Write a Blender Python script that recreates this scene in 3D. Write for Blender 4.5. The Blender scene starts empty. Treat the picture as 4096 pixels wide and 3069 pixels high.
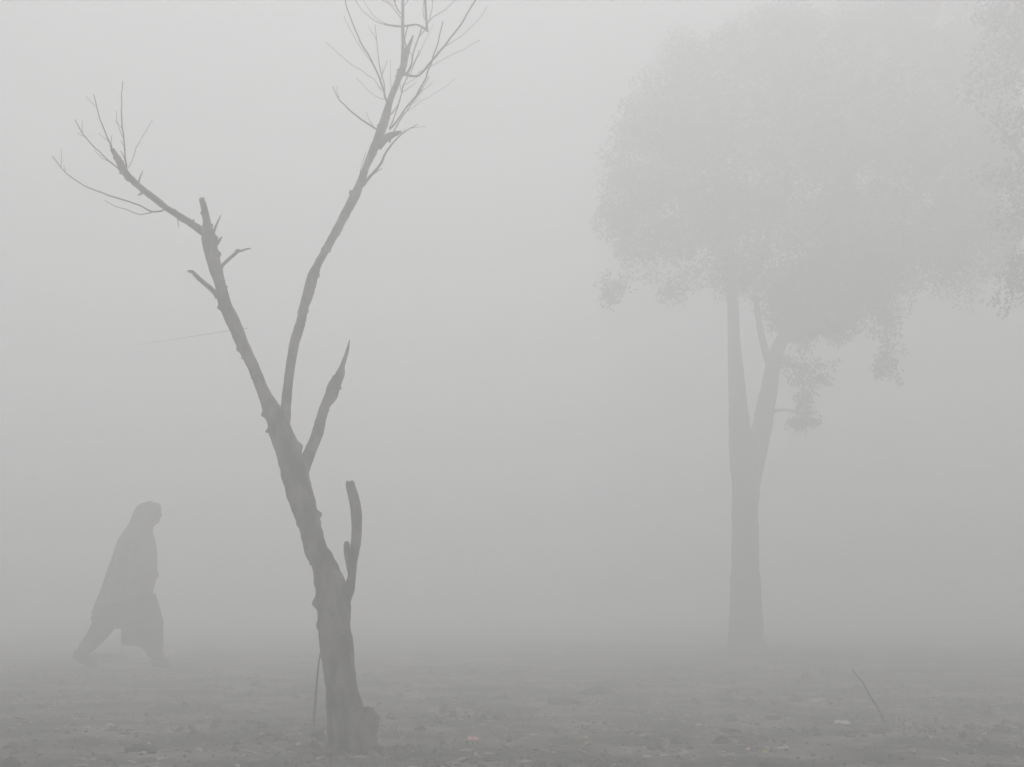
import bpy, bmesh, math, random
from mathutils import Vector, Matrix, noise

random.seed(11)
scene = bpy.context.scene
col = scene.collection

# ------------------------------------------------------------------ camera
FPX = 50.0 / 36.0 * 4096.0            # focal length in photograph pixels
CX, CY = 2048.0, 1534.5
CAM_H = 0.70                          # low, crouching photographer
PITCH = math.atan((2391.0 - CY) / FPX)
cam = bpy.data.cameras.new('camera')
cam.lens = 50.0; cam.sensor_width = 36.0; cam.clip_start = 0.05; cam.clip_end = 2000.0
cam_ob = bpy.data.objects.new('camera', cam)
cam_ob.location = (0, 0, CAM_H)
cam_ob.rotation_euler = (math.pi / 2 + PITCH, 0, 0)
col.objects.link(cam_ob)
scene.camera = cam_ob

# ------------------------------------------------------------------ sky and sun
SUN_EL, SUN_AZ = 62.0, 3.0
world = bpy.data.worlds.new('World'); scene.world = world; world.use_nodes = True
wn = world.node_tree; wn.nodes.clear()
sky = wn.nodes.new('ShaderNodeTexSky'); sky.sky_type = 'NISHITA'; sky.sun_disc = False
sky.sun_elevation = math.radians(SUN_EL); sky.sun_rotation = math.radians(SUN_AZ)
sky.dust_density = 6.0; sky.air_density = 1.0; sky.ozone_density = 1.0
hs = wn.nodes.new('ShaderNodeHueSaturation'); hs.inputs['Saturation'].default_value = 0.10
bg = wn.nodes.new('ShaderNodeBackground'); bg.inputs['Strength'].default_value = 0.05
wo = wn.nodes.new('ShaderNodeOutputWorld')
wn.links.new(sky.outputs[0], hs.inputs['Color']); wn.links.new(hs.outputs[0], bg.inputs[0]); wn.links.new(bg.outputs[0], wo.inputs[0])

sun = bpy.data.lights.new('sun', 'SUN'); sun.energy = 1.5; sun.angle = math.radians(14); sun.color = (1.0, 0.992, 0.985)
sun_ob = bpy.data.objects.new('sun', sun); col.objects.link(sun_ob)
_d = Vector((math.sin(math.radians(SUN_AZ)) * math.cos(math.radians(SUN_EL)),
             math.cos(math.radians(SUN_AZ)) * math.cos(math.radians(SUN_EL)), math.sin(math.radians(SUN_EL))))
sun_ob.rotation_euler = _d.to_track_quat('Z', 'Y').to_euler()
sun_ob.location = _d * 60

vs = scene.view_settings
vs.view_transform = 'Standard'; vs.look = 'None'; vs.exposure = 0.52; vs.gamma = 1.0; vs.use_curve_mapping = False
scene.render.engine = 'CYCLES'
cy = scene.cycles
cy.max_bounces = 12; cy.volume_bounces = 9; cy.diffuse_bounces = 3; cy.glossy_bounces = 2; cy.transparent_max_bounces = 8
cy.use_denoising = True; cy.denoising_prefilter = 'NONE'
try: cy.denoiser = 'OPENIMAGEDENOISE'
except Exception: pass

FOG_DENSITY = 0.113
FOG_G = 0.40
FOG_TOP = 9.6

# ------------------------------------------------------------------ helpers
_ct, _st = math.cos(PITCH), math.sin(PITCH)
def ray(px, py):
    u = (px - CX) / FPX; v = (CY - py) / FPX
    return Vector((u, _ct - v * _st, _st + v * _ct))
def at(px, py, Y):                     # point of the place seen at a pixel, Y metres in front
    d = ray(px, py); t = Y / d.y
    return Vector((d.x * t, Y, CAM_H + d.z * t))
def mpp(p):                            # metres per photograph pixel at a point
    return (p.y * _ct + (p.z - CAM_H) * _st) / FPX
def gheight(x, y):
    r = math.hypot(x, y - 6)
    h = 0.035 * noise.noise(Vector((x * 0.35, y * 0.35, 3.1))) + 0.02 * noise.noise(Vector((x * 1.1, y * 1.1, 7.7)))
    return h * min(1.0, 40.0 / max(r, 1)) - 0.012
def gdetail(x, y):
    return (0.014 * noise.noise(Vector((x * 3.7, y * 3.7, 1.3))) + 0.008 * noise.noise(Vector((x * 9.0, y * 9.0, 5.3)))
            + 0.004 * noise.noise(Vector((x * 23.0, y * 23.0, 9.3))))
def gz(x, y): return gheight(x, y) + gdetail(x, y)
def ground_at(px, py):
    d = ray(px, py); t = CAM_H / max(1e-4, -d.z)
    for _ in range(6):
        p = Vector((d.x * t, d.y * t, 0)); t = (CAM_H - gz(p.x, p.y)) / max(1e-4, -d.z)
    return Vector((d.x * t, d.y * t, CAM_H + d.z * t))

def mat(name, c1, c2, scale=8.0, rough=0.9, bump=0.0, stretch=None, detail=6.0, lo=0.35, hi=0.65, bscale=None):
    m = bpy.data.materials.new(name); m.use_nodes = True; nt = m.node_tree; b = nt.nodes['Principled BSDF']
    tc = nt.nodes.new('ShaderNodeTexCoord'); mp = nt.nodes.new('ShaderNodeMapping')
    if stretch: mp.inputs['Scale'].default_value = stretch
    n = nt.nodes.new('ShaderNodeTexNoise'); n.inputs['Scale'].default_value = scale; n.inputs['Detail'].default_value = detail
    r = nt.nodes.new('ShaderNodeValToRGB'); r.color_ramp.elements[0].position = lo; r.color_ramp.elements[1].position = hi
    r.color_ramp.elements[0].color = (*c1, 1); r.color_ramp.elements[1].color = (*c2, 1)
    L = nt.links.new
    L(tc.outputs['Object'], mp.inputs[0]); L(mp.outputs[0], n.inputs['Vector']); L(n.outputs[0], r.inputs[0]); L(r.outputs[0], b.inputs['Base Color'])
    b.inputs['Roughness'].default_value = rough
    try: b.inputs['Specular IOR Level'].default_value = 0.25
    except Exception: pass
    if bump:
        n2 = nt.nodes.new('ShaderNodeTexNoise'); n2.inputs['Scale'].default_value = bscale or scale * 3; n2.inputs['Detail'].default_value = 8
        L(mp.outputs[0], n2.inputs['Vector'])
        bp = nt.nodes.new('ShaderNodeBump'); bp.inputs['Strength'].default_value = bump; bp.inputs['Distance'].default_value = 0.01
        L(n2.outputs[0], bp.inputs['Height']); L(bp.outputs[0], b.inputs['Normal'])
    return m

M = {}
M['bark'] = mat('dry_bark', (0.010, 0.009, 0.008), (0.16, 0.153, 0.143), 14, 0.95, 1.0, (1, 1, 0.4), 9, lo=0.38, hi=0.64, bscale=40)
M['twig'] = mat('twig_bark', (0.030, 0.028, 0.025), (0.065, 0.060, 0.054), 20, 0.9)
M['farbark'] = mat('rough_bark', (0.030, 0.028, 0.026), (0.070, 0.066, 0.060), 5, 0.95, 0.6, (1, 1, 0.3))
M['leaf'] = mat('evergreen_leaf', (0.040, 0.045, 0.034), (0.070, 0.077, 0.060), 2.5, 0.6)
M['dryleaf'] = mat('dry_leaf', (0.14, 0.13, 0.11), (0.42, 0.39, 0.34), 6, 0.85, lo=0.3, hi=0.7)
M['grass'] = mat('dry_grass', (0.09, 0.088, 0.065), (0.20, 0.19, 0.15), 3, 0.85)
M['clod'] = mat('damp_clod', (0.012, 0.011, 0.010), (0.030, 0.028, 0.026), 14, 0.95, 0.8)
M['crumb'] = mat('soil_crumb', (0.035, 0.033, 0.030), (0.11, 0.105, 0.095), 3, 0.95)
M['paper'] = mat('pale_paper', (0.34, 0.33, 0.32), (0.5, 0.49, 0.47), 12, 0.8)
M['foil'] = mat('greyish_plastic', (0.20, 0.20, 0.19), (0.34, 0.34, 0.33), 12, 0.5)
M['pink'] = mat('pink_wrapper', (0.55, 0.16, 0.17), (0.68, 0.42, 0.42), 30, 0.5)
M['yellow'] = mat('yellow_leaf', (0.34, 0.32, 0.07), (0.46, 0.42, 0.14), 20, 0.7)
M['shawl'] = mat('wool_shawl', (0.15, 0.147, 0.143), (0.25, 0.245, 0.238), 5, 0.95, 0.3, bscale=90)
M['tunic'] = mat('cotton_tunic', (0.06, 0.058, 0.056), (0.11, 0.107, 0.103), 5, 0.95, 0.3, bscale=80)
M['trousers'] = mat('loose_trousers', (0.050, 0.049, 0.048), (0.085, 0.083, 0.080), 5, 0.95, 0.3, bscale=80)
M['skin'] = mat('skin', (0.20, 0.115, 0.075), (0.26, 0.155, 0.105), 8, 0.55)
M['hair'] = mat('hair', (0.012, 0.011, 0.010), (0.025, 0.023, 0.021), 40, 0.6)
M['shoe'] = mat('dark_leather', (0.018, 0.016, 0.015), (0.035, 0.032, 0.030), 20, 0.5)
M['wire'] = mat('black_cable', (0.03, 0.03, 0.03), (0.05, 0.05, 0.05), 20, 0.6)

def soil_material():
    m = bpy.data.materials.new('trodden_soil'); m.use_nodes = True; nt = m.node_tree; b = nt.nodes['Principled BSDF']; L = nt.links.new
    tc = nt.nodes.new('ShaderNodeTexCoord')
    def nz(scale, detail, rough=0.6):
        n = nt.nodes.new('ShaderNodeTexNoise'); n.inputs['Scale'].default_value = scale; n.inputs['Detail'].default_value = detail
        n.inputs['Roughness'].default_value = rough; L(tc.outputs['Object'], n.inputs['Vector']); return n
    def ramp(n, a, c, lo, hi):
        r = nt.nodes.new('ShaderNodeValToRGB'); r.color_ramp.elements[0].position = lo; r.color_ramp.elements[1].position = hi
        r.color_ramp.elements[0].color = (*a, 1); r.color_ramp.elements[1].color = (*c, 1); L(n.outputs[0], r.inputs[0]); return r
    base = ramp(nz(1.7, 9, 0.65), (0.010, 0.0097, 0.0094), (0.17, 0.164, 0.155), 0.44, 0.62)
    fine = ramp(nz(26, 6, 0.7), (0.45, 0.45, 0.45), (1.5, 1.48, 1.44), 0.35, 0.68)
    mx = nt.nodes.new('ShaderNodeMix'); mx.data_type = 'RGBA'; mx.blend_type = 'MULTIPLY'; mx.inputs[0].default_value = 1.0
    L(base.outputs[0], mx.inputs[6]); L(fine.outputs[0], mx.inputs[7]); L(mx.outputs[2], b.inputs['Base Color'])
    b.inputs['Roughness'].default_value = 0.95
    bp = nt.nodes.new('ShaderNodeBump'); bp.inputs['Strength'].default_value = 0.8; bp.inputs['Distance'].default_value = 0.012
    L(nz(55, 8, 0.7).outputs[0], bp.inputs['Height']); L(bp.outputs[0], b.inputs['Normal'])
    return m
M['soil'] = soil_material()

class MB:
    def __init__(s): s.v = []; s.f = []
    def add(s, v, f):
        o = len(s.v); s.v += v; s.f += [tuple(i + o for i in q) for q in f]
    def build(s, name, m, parent=None, smooth=True):
        me = bpy.data.meshes.new(name)
        org = parent['_w'] if parent is not None and '_w' in parent else (0, 0, 0)
        org = Vector(org)
        me.from_pydata([tuple(Vector(p) - org) for p in s.v], [], s.f); me.update()
        me.materials.append(m)
        if smooth:
            me.polygons.foreach_set('use_smooth', [True] * len(me.polygons))
        o = bpy.data.objects.new(name, me); col.objects.link(o)
        if parent is not None:
            o.parent = parent; o['_w'] = tuple(org)
        return o

def tag(o, label=None, cat=None, group=None, kind=None):
    if label: o['label'] = label
    if cat: o['category'] = cat
    if group: o['group'] = group
    if kind: o['kind'] = kind
    return o
def empty(name, loc, label, cat, group=None):
    o = bpy.data.objects.new(name, None); o.location = loc; o.empty_display_size = 0.2
    col.objects.link(o); o['_w'] = tuple(loc)
    return tag(o, label, cat, group)

def spline(pts, rad, step):
    n = len(pts); P = []; R = []
    for i in range(n - 1):
        p0 = pts[max(i - 1, 0)]; p1 = pts[i]; p2 = pts[i + 1]; p3 = pts[min(i + 2, n - 1)]
        k = max(1, int((p2 - p1).length / step))
        for j in range(k):
            t = j / k
            P.append(0.5 * ((2 * p1) + (p2 - p0) * t + (2 * p0 - 5 * p1 + 4 * p2 - p3) * t * t + (3 * p1 - p0 - 3 * p2 + p3) * t ** 3))
            R.append(rad[i] + (rad[i + 1] - rad[i]) * (t * t * (3 - 2 * t)))
    P.append(pts[-1]); R.append(rad[-1])
    return P, R

def tube(mb, pts, rad, segs=8, step=0.02, rough=0.0, freq=6.0, knobs=0, seed=0, jag=0.0):
    P, R = spline(pts, rad, step)
    n = len(P); rnd = random.Random(seed)
    T = [(P[min(i + 1, n - 1)] - P[max(i - 1, 0)]).normalized() for i in range(n)]
    a = T[0].orthogonal().normalized(); frames = []
    for i in range(n):
        a = (a - T[i] * a.dot(T[i])).normalized(); frames.append((a.copy(), T[i].cross(a)))
    kb = [(rnd.uniform(0.2, 0.97) * n, rnd.uniform(0, 6.283), rnd.uniform(0.12, 0.42), rnd.uniform(0.14, 0.5)) for _ in range(knobs)]
    vs_, fs = [], []
    off = Vector((seed * 3.17, seed * 1.91, seed * 0.7))
    for i in range(n):
        e1, e2 = frames[i]
        for s in range(segs):
            th = 2 * math.pi * s / segs
            d = e1 * math.cos(th) + e2 * math.sin(th)
            r = R[i]
            if rough:
                q = P[i] + d * R[i]
                g = noise.noise(q * freq + off) * 0.3 + noise.noise(Vector((q.x * freq * 5, q.y * freq * 5, q.z * freq * 1.4)) + off) * 0.45 \
                    + noise.noise(q * freq * 4 + off) * 0.35
                r *= 1 + rough * g
            for (ki, ka, kh, kw) in kb:
                ds = (i - ki) * step / max(R[i], 0.004) / kw
                if abs(ds) < 2.5:
                    da = math.atan2(math.sin(th - ka), math.cos(th - ka)) / (0.55 * kw)
                    if abs(da) < 2.5: r += R[i] * kh * math.exp(-ds * ds - da * da)
            p = P[i] + d * r
            if jag and i >= n - 2:
                p = p + T[i] * jag * R[i] * (rnd.random() * 2 - 0.6)
            vs_.append(p)
    for i in range(n - 1):
        for s in range(segs):
            s2 = (s + 1) % segs
            fs.append((i * segs + s, i * segs + s2, (i + 1) * segs + s2, (i + 1) * segs + s))
    c0 = len(vs_); vs_.append(P[0]); c1 = len(vs_); vs_.append(P[-1] + T[-1] * R[-1] * (0.1 if jag else 0.4))
    for s in range(segs):
        s2 = (s + 1) % segs
        fs.append((c0, s2, s)); fs.append((c1, (n - 1) * segs + s, (n - 1) * segs + s2))
    mb.add(vs_, fs)

# ------------------------------------------------------------------ ground
def axis(lo_d, hi_d, step, far, ratio):
    a = []; v = lo_d
    while v <= hi_d: a.append(v); v += step
    s = step; v = a[-1]
    while v < far[1]: s *= ratio; v = min(v + s, far[1]); a.append(v)
    s = step; v = a[0]; b = []
    while v > far[0]: s *= ratio; v = max(v - s, far[0]); b.append(v)
    return b[::-1] + a
xs = axis(-6.0, 6.0, 0.035, (-180.0, 180.0), 1.12)
ys = axis(4.2, 14.0, 0.032, (-60.0, 240.0), 1.05)
gm = MB()
for y in ys:
    for x in xs:
        near = abs(x) < 14 and -2 < y < 34
        gm.v.append((x, y, (gz(x, y) if near else gheight(x, y))))
nx = len(xs)
for j in range(len(ys) - 1):
    for i in range(nx - 1):
        k = j * nx + i; gm.f.append((k, k + 1, k + nx + 1, k + nx))
tag(gm.build('ground', M['soil']), kind='structure')

# ------------------------------------------------------------------ main bare tree
BASE = ground_at(1400, 3008)
Y0 = BASE.y
tree = empty('pollarded_tree', (BASE.x, BASE.y, gz(BASE.x, BASE.y)), 'bare forked tree with lopped limbs and thin whip shoots in the foreground', 'tree')

def lean(py): return 0.95 * max(0.0, (2700.0 - py) / 2700.0) ** 1.2   # the crown leans back, away from the camera
def limb(name, rows, parent=tree, segs=22, step=0.012, rough=0.10, freq=7, knobs=0, seed=1, jag=0.0, m='bark', spurs=0, slim=None):
    """rows: pixel x, pixel y, width in pixels (across the limb), depth offset"""
    pts, rad = [], []
    for (px, py, w, dy) in rows:
        p = at(px, py, Y0 + dy + lean(py)); pts.append(p); rad.append(0.5 * w * mpp(p) * (slim(py) if slim else 1.0))
    mb = MB(); tube(mb, pts, rad, segs, step, rough, freq, knobs, seed, jag)
    if spurs:                                   # short broken spurs and bud scars along the bark
        P, R = spline(pts, rad, 0.01); rs = random.Random(seed + 100)
        for _ in range(spurs):
            i = int((0.12 + 0.86 * rs.random() ** 0.7) * (len(P) - 2)); T = (P[i + 1] - P[i]).normalized()
            o = T.orthogonal().normalized(); o.rotate(Matrix.Rotation(rs.uniform(0, 6.283), 3, T))
            d = (o + T * rs.uniform(-0.1, 0.9)).normalized(); l = rs.uniform(0.003, 0.016) * (1 if rs.random() < .6 else .4); b = rs.uniform(0.006, 0.016)
            q = P[i] + o * (R[i] * 0.82)
            tube(mb, [q, q + d * (R[i] * 0.18 + l * .6), q + d * (R[i] * 0.18 + l) + o.cross(T) * rs.uniform(-.004, .004)], [b, b * 0.6, b * 0.25], 6, 0.006, 0.25, 40, 0, rs.randint(1, 99))
    return mb.build(name, M[m], parent)

trunk = limb('trunk', [(1400, 3040, 190, 0.02), (1404, 3000, 178, 0.02), (1398, 2930, 172, 0.01), (1378, 2830, 146, 0), (1362, 2724, 124, 0), (1350, 2619, 132, 0),
              (1338, 2515, 131, -0.01), (1336, 2420, 130, -0.02), (1318, 2330, 122, -0.03), (1290, 2250, 96, -0.04), (1263, 2200, 88, -0.05), (1240, 2105, 88, -0.06),
              (1201, 1984, 104, -0.07), (1180, 1894, 110, -0.07), (1152, 1803, 98, -0.08), (1124, 1731, 92, -0.09), (1096, 1660, 74, -0.1), (1051, 1562, 53, -0.11),
              (1014, 1471, 50, -0.13), (971, 1381, 54, -0.15), (934, 1290, 58, -0.17), (898, 1213, 56, -0.19), (883, 1146, 48, -0.2), (864, 1080, 56, -0.22),
              (846, 1014, 58, -0.23), (838, 967, 66, -0.24), (830, 920, 46, -0.25), (826, 881, 32, -0.25), (817, 835, 28, -0.26), (808, 800, 24, -0.26)],
             segs=44, step=0.009, rough=0.15, slim=lambda y: 0.92 if y < 1640 else 1.0, knobs=50, spurs=16, seed=4, jag=0.8)
# swollen root burl on the right of the foot
mb = MB(); p = at(1468, 2888, Y0 - 0.03)
tube(mb, [at(1430, 2990, Y0 - .02), at(1440, 2930, Y0 - .03), at(1462, 2880, Y0 - .035), at(1482, 2848, Y0 - .035), at(1488, 2836, Y0 - .035)],
     [0.080, 0.078, 0.066, 0.046, 0.018], 28, 0.009, 0.34, 13, 10, 9)
for k, (ax, ay, bx, by, dy, rr) in enumerate([(1440, 2990, 1540, 3030, -.06, .030), (1350, 2992, 1268, 3022, -.05, .028), (1420, 2990, 1500, 2996, .08, .03)]):
    tube(mb, [at(ax, ay - 40, Y0), at(ax, ay, Y0 + dy * .5), (at(ax, ay, Y0 + dy * .7) + ground_at(bx, by)) / 2 - Vector((0, 0, .01)), ground_at(bx, by) - Vector((0, 0, .025))], [rr * .8, rr, rr * .7, rr * .35], 12, .01, .25, 14, 4, 80 + k)
mb.build('root_burl', M['bark'], tree)

right_limb = limb('branch', [(1128, 1780, 46, -0.08), (1141, 1680, 46, -0.05), (1144, 1622, 43, -0.02), (1157, 1502, 43, 0), (1176, 1381, 45, 0.03), (1203, 1290, 46, 0.06), (1215, 1230, 44, 0.08),
              (1230, 1185, 52, 0.09), (1249, 1111, 50, 0.11), (1278, 1045, 38, 0.14), (1342, 930, 40, 0.19), (1412, 797, 47, 0.25), (1442, 730, 38, 0.28),
              (1466, 664, 32, 0.31), (1495, 598, 42, 0.34), (1522, 531, 46, 0.37), (1543, 465, 40, 0.4), (1562, 398, 30, 0.43), (1588, 332, 30, 0.46),
              (1613, 266, 31, 0.49), (1624, 212, 30, 0.52), (1640, 175, 16, 0.54), (1652, 143, 8, 0.55)], segs=26, knobs=46, spurs=13, seed=5, rough=0.20, slim=lambda y: 0.84 if y < 1600 else 0.95)
stub_mid = limb('branch', [(1200, 1900, 60, -0.05), (1230, 1832, 52, -0.02), (1246, 1795, 47, 0), (1271, 1731, 45, 0.01), (1286, 1671, 40, 0.02), (1301, 1622, 38, 0.03), (1323, 1586, 50, 0.04),
              (1334, 1550, 52, 0.05), (1359, 1502, 37, 0.06), (1371, 1459, 19, 0.07), (1387, 1411, 14, 0.08), (1399, 1360, 4, 0.09)], segs=20, knobs=22, spurs=4, seed=8, rough=0.14)
stub_low = limb('branch', [(1352, 2440, 74, -0.02), (1392, 2370, 46, -0.03), (1407, 2305, 32, -0.04), (1412, 2252, 34, -0.04), (1424, 2165, 40, -0.05), (1427, 2105, 41, -0.06),
              (1424, 2040, 43, -0.06), (1411, 1975, 42, -0.07), (1403, 1950, 38, -0.07), (1400, 1932, 36, -0.07)], segs=20, knobs=9, seed=12, rough=0.11, jag=0.5)
stub_small = limb('branch', [(1404, 2300, 22, -0.05), (1396, 2255, 26, -0.06), (1388, 2210, 27, -0.07), (1387, 2180, 26, -0.07), (1386, 2168, 16, -0.07)], segs=14, knobs=2, seed=13)
left_limb = limb('branch', [(838, 960, 44, -0.24), (814, 930, 32, -0.26), (745, 882, 27, -0.3), (668, 834, 25, -0.34), (612, 790, 26, -0.37), (562, 751, 25, -0.4), (520, 712, 27, -0.42),
              (495, 682, 32, -0.44), (476, 645, 27, -0.46), (462, 620, 21, -0.47), (450, 600, 17, -0.48)], segs=18, knobs=40, spurs=13, seed=21, rough=0.22, jag=0.4)
left_low = limb('branch', [(872, 1190, 24, -0.2), (860, 1172, 21, -0.22), (841, 1153, 19, -0.25), (794, 1113, 18, -0.3), (768, 1087, 14, -0.33), (751, 1085, 8, -0.34)], segs=12, knobs=5, seed=23, rough=0.16)
right_up = limb('branch', [(884, 1070, 18, -0.18), (893, 1058, 14, -0.16), (918, 1035, 13, -0.13), (942, 1014, 15, -0.1), (950, 1004, 16, -0.09), (965, 1004, 9, -0.07), (985, 997, 8, -0.05), (1003, 994, 4, -0.03)], segs=12, knobs=7, seed=25, rough=0.2)
spike1 = limb('branch', [(850, 950, 16, -0.22), (857, 922, 11, -0.22), (870, 890, 8, -0.2), (884, 861, 3, -0.19)], segs=10, seed=27, knobs=2)
spike2 = limb('branch', [(868, 975, 16, -0.22), (878, 960, 12, -0.21), (888, 948, 4, -0.2)], segs=10, seed=28)
bar = limb('branch', [(1608, 262, 13, 0.48), (1612, 180, 13, 0.55), (1611, 106, 13, 0.6), (1611, 0, 12, 0.68), (1609, -120, 13, 0.74), (1600, -260, 9, 0.8)], segs=12, seed=31, knobs=9, rough=0.15)
bar2 = limb('branch', [(1538, 98, 6, 0.5), (1580, 105, 7, 0.55), (1611, 106, 8, 0.6), (1664, 99, 7, 0.66), (1690, 110, 9, 0.7), (1708, 120, 11, 0.72)], segs=12, seed=33, knobs=8, rough=0.15, jag=0.4)
bar3 = limb('branch', [(1709, 126, 10, 0.72), (1704, 60, 10, 0.74), (1701, 0, 9, 0.77), (1704, -110, 11, 0.8), (1712, -230, 7, 0.84)], segs=12, seed=34, knobs=8, rough=0.15)
bract = limb('branch', [(1512, 590, 30, 0.34), (1535, 563, 28, 0.33), (1558, 545, 29, 0.32), (1580, 536, 20, 0.31), (1604, 528, 10, 0.3)], segs=14, seed=35, knobs=9, rough=0.25, jag=0.5)

def twig(parent, rows, w0, w1, dy0, dy1, k=None, seed=0):
    kr = random.Random(seed * 7 + 1); j = 2.2
    src = [Vector((x, y, 0)) for x, y in rows]
    sp_, _ = spline(src, [1.0] * len(src), 26.0)
    rows = [(v.x, v.y) for v in sp_]
    pts, rad = [], []; n = len(rows)
    for i, (px, py) in enumerate(rows):
        t = i / (n - 1)
        p = at(px + kr.uniform(-j, j) * (i > 0), py + kr.uniform(-j, j) * (i > 0), Y0 + lean(rows[0][1]) + dy0 + (dy1 - dy0) * t); pts.append(p); rad.append(0.5 * (w0 + (w1 - w0) * t) * mpp(p))
    mb = MB(); tube(mb, pts, rad, 7, 0.006, 0.18, 60, max(2, len(pts) // 2), seed)
    return mb.build('twig', M['twig'], parent)
def z1(l): return [(150 + x / 1.506, 250 + y / 1.506) for x, y in l]
def z2(l): return [(1100 + x / 1.506, y / 1.506) for x, y in l]
TW = [
 # left limb whips
 (left_limb, z1([(447, 530), (435, 490), (400, 400), (360, 290), (338, 190)]), 6, 3, -.48, -.6),
 (left_limb, z1([(487, 638), (430, 590), (340, 510), (270, 420), (228, 345)]), 6, 3, -.46, -.7),
 (left_limb, z1([(440, 598), (390, 580), (340, 530)]), 3, 1.8, -.5, -.62),
 (left_limb, z1([(538, 640), (535, 600), (518, 470), (505, 300), (512, 110)]), 7, 3, -.43, -.35),
 (left_limb, z1([(512, 450), (494, 410), (480, 360), (475, 290)]), 2.5, 1.8, -.4, -.5),
 (left_limb, z1([(548, 632), (600, 510), (650, 420), (690, 345)]), 3, 1.8, -.42, -.1),
 (left_limb, z1([(452, 525), (446, 480), (448, 435)]), 3.5, 1.8, -.48, -.52),
 (left_limb, z1([(538, 620), (520, 570), (500, 530)]), 6, 3, -.43, -.48),
 (left_limb, z1([(765, 885), (745, 896), (690, 900), (580, 850), (430, 800), (280, 740), (170, 665), (90, 560)]), 7, 3, -.33, -.95),
 (left_limb, z1([(700, 899), (620, 912), (540, 890), (460, 860), (405, 828)]), 4.5, 2.2, -.4, -.75),
 (left_limb, z1([(605, 735), (618, 700), (632, 645)]), 10, 2, -.38, -.34),
 (left_limb, z1([(842, 940), (846, 970), (848, 1000)]), 4, 1.8, -.31, -.33),
 (left_limb, z1([(640, 770), (622, 792), (610, 798)]), 12, 5, -.38, -.41),
 # right limb whips, clear ones
 (right_limb, z2([(635, 800), (600, 772), (480, 690), (390, 600), (360, 550), (350, 520)]), 8, 3, .37, .2),
 (right_limb, z2([(685, 640), (665, 590), (630, 470), (560, 330), (480, 180), (420, 0), (400, -60)]), 8, 4, .42, .3),
 (right_limb, z2([(672, 600), (655, 510), (620, 330), (605, 150)]), 5, 2.5, .43, .8),
 (right_limb, z2([(775, 450), (810, 460), (855, 460), (930, 385), (1030, 265), (1130, 130), (1210, 0), (1245, -60)]), 10, 5, .47, .1),
 (right_limb, z2([(690, 780), (800, 640), (890, 510), (940, 380), (980, 260), (1010, 130)]), 8, 4, .38, .1),
 (right_limb, z2([(530, 1120), (565, 1075), (640, 985), (660, 930), (720, 850), (790, 790), (860, 750)]), 13, 2, .29, .1),
 (right_limb, z2([(590, 1050), (620, 1025), (645, 1012)]), 6, 2.5, .27, .22),
 (right_limb, z2([(690, 860), (712, 800), (770, 700), (850, 590), (930, 460)]), 6, 3, .33, .6),
 (right_limb, z2([(790, 450), (815, 400), (835, 320), (865, 230), (885, 165)]), 7, 5, .48, .68),
 (right_limb, z2([(690, 770), (740, 640), (790, 480), (835, 380), (870, 300)]), 5, 3, .4, .8),
 (right_limb, z2([(700, 690), (740, 640), (770, 520), (800, 470)]), 5, 3, .4, .55),
 (right_limb, z2([(800, 330), (780, 230), (800, 160)]), 6, 4, .52, .58),
 (right_limb, z2([(510, 1070), (525, 980), (545, 920)]), 3, 1.8, .28, .2),
 # fainter, finer whips behind
 (right_limb, z2([(640, 540), (600, 480), (480, 400), (380, 320), (310, 255)]), 2.8, 2.2, .45, 1.80),
 (right_limb, z2([(655, 600), (620, 590), (550, 530), (490, 465)]), 2.5, 1.7, .45, 1.70),
 (right_limb, z2([(590, 390), (545, 320), (480, 230), (415, 95)]), 2.8, 2.2, .42, 1.70),
 (right_limb, z2([(700, 560), (695, 460), (693, 365)]), 2.2, 1.4, .45, 1.40),
 (right_limb, z2([(960, 345), (1010, 290), (1130, 210), (1220, 120), (1280, 40)]), 3.1, 2.2, .4, 1.50),
 (right_limb, z2([(860, 440), (920, 410), (1010, 360), (1130, 300), (1240, 240)]), 2.5, 2.2, .5, 1.90),
 (right_limb, z2([(800, 670), (880, 610), (1000, 545), (1080, 475)]), 2.2, 1.7, .45, 2.00),
 (right_limb, z2([(815, 450), (870, 320), (920, 220), (955, 150)]), 2.8, 1.9, .5, 1.60),
 (bar, z2([(768, 160), (640, 140), (560, 90), (480, 0), (450, -50)]), 3.7, 2.8, .6, 1.70),
 (bar, z2([(768, 165), (660, 140), (600, 100), (540, 10), (520, -50)]), 3.1, 2.2, .6, 1.90),
 (bar, z2([(768, 120), (735, 80), (690, 30), (640, 0), (600, -40)]), 4.3, 2.8, .64, 1.40),
 (bar, z2([(768, 90), (740, 60), (715, 0), (700, -60)]), 5.6, 3.9, .66, 0.80),
 (bar, z2([(772, 40), (800, 10), (815, -40)]), 3.7, 2.8, .66, 0.70),
 (bar2, z2([(915, 150), (950, 110), (1020, 60), (1090, 0), (1130, -40)]), 3.7, 2.8, .73, 1.70),
 (bar2, z2([(905, 180), (870, 220), (840, 285)]), 4.3, 3.3, .7, 0.56),
 (bar2, z2([(925, 130), (945, 60), (950, -40)]), 3.1, 2.8, .74, 1.50),
 (bar2, z2([(900, 120), (890, 60), (900, -40)]), 3.1, 2.8, .74, 1.50),
]
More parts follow.
